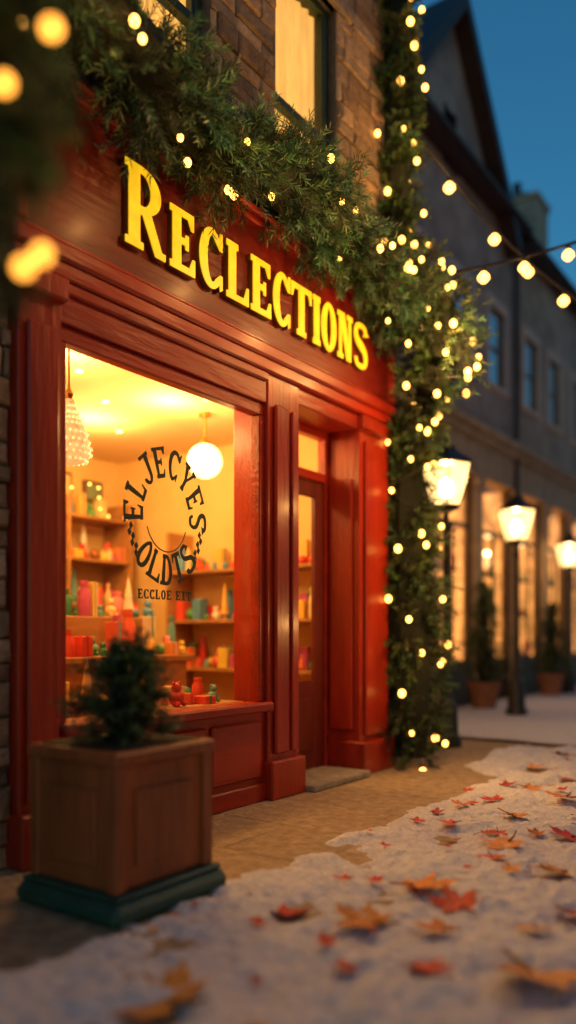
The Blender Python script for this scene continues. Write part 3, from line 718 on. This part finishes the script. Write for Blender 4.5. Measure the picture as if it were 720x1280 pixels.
# ================================================================ GROUND
M_snow=mat('snow',(.72,.735,.78),.7,var=.18,scale=26,bump=.85,bscale=60)
M_pave=mat('paving',(.34,.28,.21),.75,var=.3,scale=6,bump=.4,bscale=60)
M_road=mat('road_snow_dusted',(.10,.10,.105),.7,var=.3,scale=1.5,bump=.3,var2=(.55,.56,.6))
def gridmesh(name,x0,x1,y0,y1,nx,ny,f,m):
    xs=np.linspace(x0,x1,nx); ys=np.linspace(y0,y1,ny); vs=[(x,y,f(x,y)) for x in xs for y in ys]
    fs=[(i*ny+j,(i+1)*ny+j,(i+1)*ny+j+1,i*ny+j+1) for i in range(nx-1) for j in range(ny-1)]
    me=D.meshes.new(name); me.from_pydata(vs,[],fs); me.materials.append(m); me.polygons.foreach_set('use_smooth',[True]*len(fs))
    o=D.objects.new(name,me); return link(o)
mb=MB(); mb.add([(-400,-400,-.14),(400,-400,-.14),(400,400,-.14),(-400,400,-.14)],[(0,1,2,3)]); mb.build('ground',[M_road])
mb=MB(); mb.box(-2.3,3.6,-8,60,-.3,-.010,1)
y=-1.0
while y<9:
    x=-.1 if y<6.2 else -1.8; 
    while x<1.4:
        k=random.uniform(.9,1.1); l=random.uniform(.5,.65)
        mb.box(x+.002,x+l-.002,y+.002,y+.598,-.05,random.uniform(-.001,.001),0,(.40*k,.30*k,.18*k),.004); x+=l
    y+=.6
mb.box(3.6,3.76,-8,60,-.3,.01,0,(.3,.29,.27),.015)
mb.build('pavement',[M_stone,M_pave])
mb=MB(); mb.box(7.2,9,-10,40,-.3,-.01,1); mb.box(7.04,7.2,-10,40,-.3,.0,0,(.3,.29,.27),.015); mb.build('pavement',[M_stone,M_pave])
def sh(x,y):
    e=.84+.10*noise.noise(Vector((0,y*1.3,3)))+.06*noise.noise(Vector((0,y*5,7)))+.06*noise.noise(Vector((x*9,y*14,5)))
    if y>6: e-= (y-6)*1.4
    k=min(max((x-e)/.24,0),1); k=k*k*(3-2*k)
    n=.028*noise.noise(Vector((x*1.6,y*1.6,0)))+.026*noise.noise(Vector((x*6,y*6,1)))+.017*noise.noise(Vector((x*15,y*15,2)))+.010*noise.noise(Vector((x*34,y*34,4)))
    d=noise.noise(Vector((x*3.2,y*2.2,9))); n-=.03*max(0,d-.1)*3
    return -.02+k*(.05+max(n,-.035))
gridmesh('snow',.5,3.58,.4,8,220,460,sh,M_snow)
gridmesh('snow',-1.6,3.58,8.02,60,40,160,lambda x,y:.03+.015*noise.noise(Vector((x*2,y*2,0))),M_snow)
gridmesh('snow',.9,3.58,-8,.38,40,60,lambda x,y:.03+.02*noise.noise(Vector((x*2,y*2,0))),M_snow)

def leafshape():
    pts=[]
    lobes=[(-12,.62),(38,.9),(90,1.0),(142,.9),(192,.62)]
    for i,(a,l) in enumerate(lobes):
        for da,k in((-19,.62),(-14,.78),(-8,.74),(0,1.0),(8,.74),(14,.78),(19,.62)): pts.append((a+da,l*k))
        if i<4: pts.append(((a+lobes[i+1][0])/2,.46))
    pts.append((235,.36)); pts.append((270,.16)); pts.append((305,.36))
    return pts
LS=leafshape()
lv=MB()
ORG=[(.68,.23,.03),(.6,.17,.02),(.7,.30,.06)]; RED=[(.58,.02,.012),(.64,.04,.015),(.5,.016,.012)]
def leaf(x,y,size,c,seed):
    rnd=random.Random(seed); rot=rnd.uniform(0,6.28); tx,ty=rnd.uniform(-.18,.18),rnd.uniform(-.18,.18); z0=max(sh(x,y),0)+.012
    ph=rnd.uniform(0,6); R=size/2*1.08
    def T(a,r):
        px,py=r*math.cos(a),r*math.sin(a); zz=R*(.12*math.sin(3*a+ph)*r*r+.2*r*r)+tx*px*R+ty*py*R
        return (x+R*(px*math.cos(rot)-py*math.sin(rot)),y+R*(px*math.sin(rot)+py*math.cos(rot)),z0+max(zz,-.008)+.004)
    n=len(LS); vs=[T(0,0)]+[T(math.radians(a),r*.5*rnd.uniform(.95,1.05)) for a,r in LS]+[T(math.radians(a),r*rnd.uniform(.93,1.07)) for a,r in LS]
    fs=[(0,1+i,1+(i+1)%n) for i in range(n)]+[(1+i,1+n+i,1+n+(i+1)%n,1+(i+1)%n) for i in range(n)]
    k=rnd.uniform(.8,1.2); lv.add(vs,fs,0,tuple(v*k for v in c))
    a=math.radians(270); p=[Vector(T(a,.05)),Vector(T(a+.1,.35)),Vector(T(a+.2,.62))]
    lv.tube([tuple(q+Vector((0,0,.004))) for q in p],[.004*size/.2,.003*size/.2,.0025*size/.2],5,0,tuple(v*.5 for v in c))
L_=[(1.676,3.094,.29,0),(1.917,2.998,.24,1),(1.386,2.534,.20,1),(1.756,2.571,.27,0),(1.976,2.68,.2,0),(2.358,2.538,.38,0),(2.066,2.331,.18,1),(1.892,2.186,.12,1),
(1.55,1.717,.36,0),(1.75,3.998,.28,0),(1.772,3.719,.18,1),(2.104,3.717,.28,0),(1.696,5.203,.27,0),(1.41,2.348,.08,1),(1.506,3.052,.09,1),(1.748,2.259,.09,1),(1.356,4.196,.15,1),(.997,7.42,.2,1),
(1.30,5.0,.18,1),(1.45,6.1,.22,0),(1.15,5.6,.16,1),(1.7,6.6,.22,0),(1.25,3.6,.08,1),(1.05,6.5,.2,0),(1.55,4.6,.2,0),(1.95,4.4,.22,1),(1.35,5.5,.2,0),(2.3,3.2,.22,1),(1.2,4.7,.14,0),(2.25,2.9,.16,0),(1.6,4.25,.14,1),(1.9,5.6,.22,0)]
for i,(x,y,s_,r) in enumerate(L_): leaf(x,y,s_*1.22,(RED if r else ORG)[i%3],i)
for i in range(75):
    x=random.uniform(1.0,3.0); y=random.uniform(1.6,8.5); leaf(x,y,random.choice((.035,.05,.06,.09,.13)),RED[i%3] if random.random()<.75 else ORG[i%3],100+i)
lv.build('fallen_leaves',[mat('leaf',rough=.6,var=.35,scale=30,bump=.3,attr=True)],None,True)

# ================================================================ PLANTERS
def planter():
    e=empty('planter_box')
    mb=MB()
    mb.box(.36,.98,2.04,2.70,0,.09,0,ch=.03); mb.box(.385,.955,2.065,2.675,.09,.115,0,ch=.01)
    mb.box(.43,.91,2.10,2.63,.115,.60,1,ch=.008)
    for (a,b,c,d) in((.41,.47,2.085,2.145),(.87,.93,2.085,2.145),(.87,.93,2.585,2.645),(.41,.47,2.585,2.645)): mb.box(a,b,c,d,.115,.62,1,ch=.008)
    mb.box(.40,.94,2.075,2.655,.60,.655,1,ch=.012)
    mb.box(.91,.922,2.2,2.53,.2,.5,1,ch=.005); mb.box(.53,.81,2.088,2.10,.2,.5,1,ch=.005)
    mb.box(.45,.89,2.12,2.61,.655,.66,2)
    mb.build('box',[mat('planter_green',(.015,.075,.055),.5,var=.3,bump=.2),mat('planter_wood',(.30,.085,.025),.5,var=.45,scale=5,stretch=(1,1,.15),bump=.4,bscale=30),M_pinecore],e)
    C=catmull([(.67,2.37,.66,.16),(.67,2.37,.8,.17),(.67,2.37,.93,.12),(.67,2.37,1.04,.05)],8)
    sprigs_mesh('shrub',C,120,.26,.045,.004,e,droop=-.35,green=(.045,.10,.035))
planter()
def pot(x,y,h=1.4):
    e=empty('potted_fir',(x,y,0)); mb=MB()
    mb.lathe([(.16,0),(.22,.3),(.25,.38),(.25,.42),(.21,.42),(.2,.38)],0,0,0,18); mb.build('pot',[mat('terracotta',(.3,.12,.06),.8)],e,True)
    C=catmull([(0,0,.4,.12),(0,0,.65,.3),(0,0,1.0,.22),(0,0,h,.03)],8)
    sprigs_mesh('foliage',C,220,.30,.06,.006,e,droop=.1,m=24,green=(.05,.09,.03))
pot(-1.3,11.4,1.9); pot(-1.35,9.0,1.5); pot(-1.3,14.6,1.7)
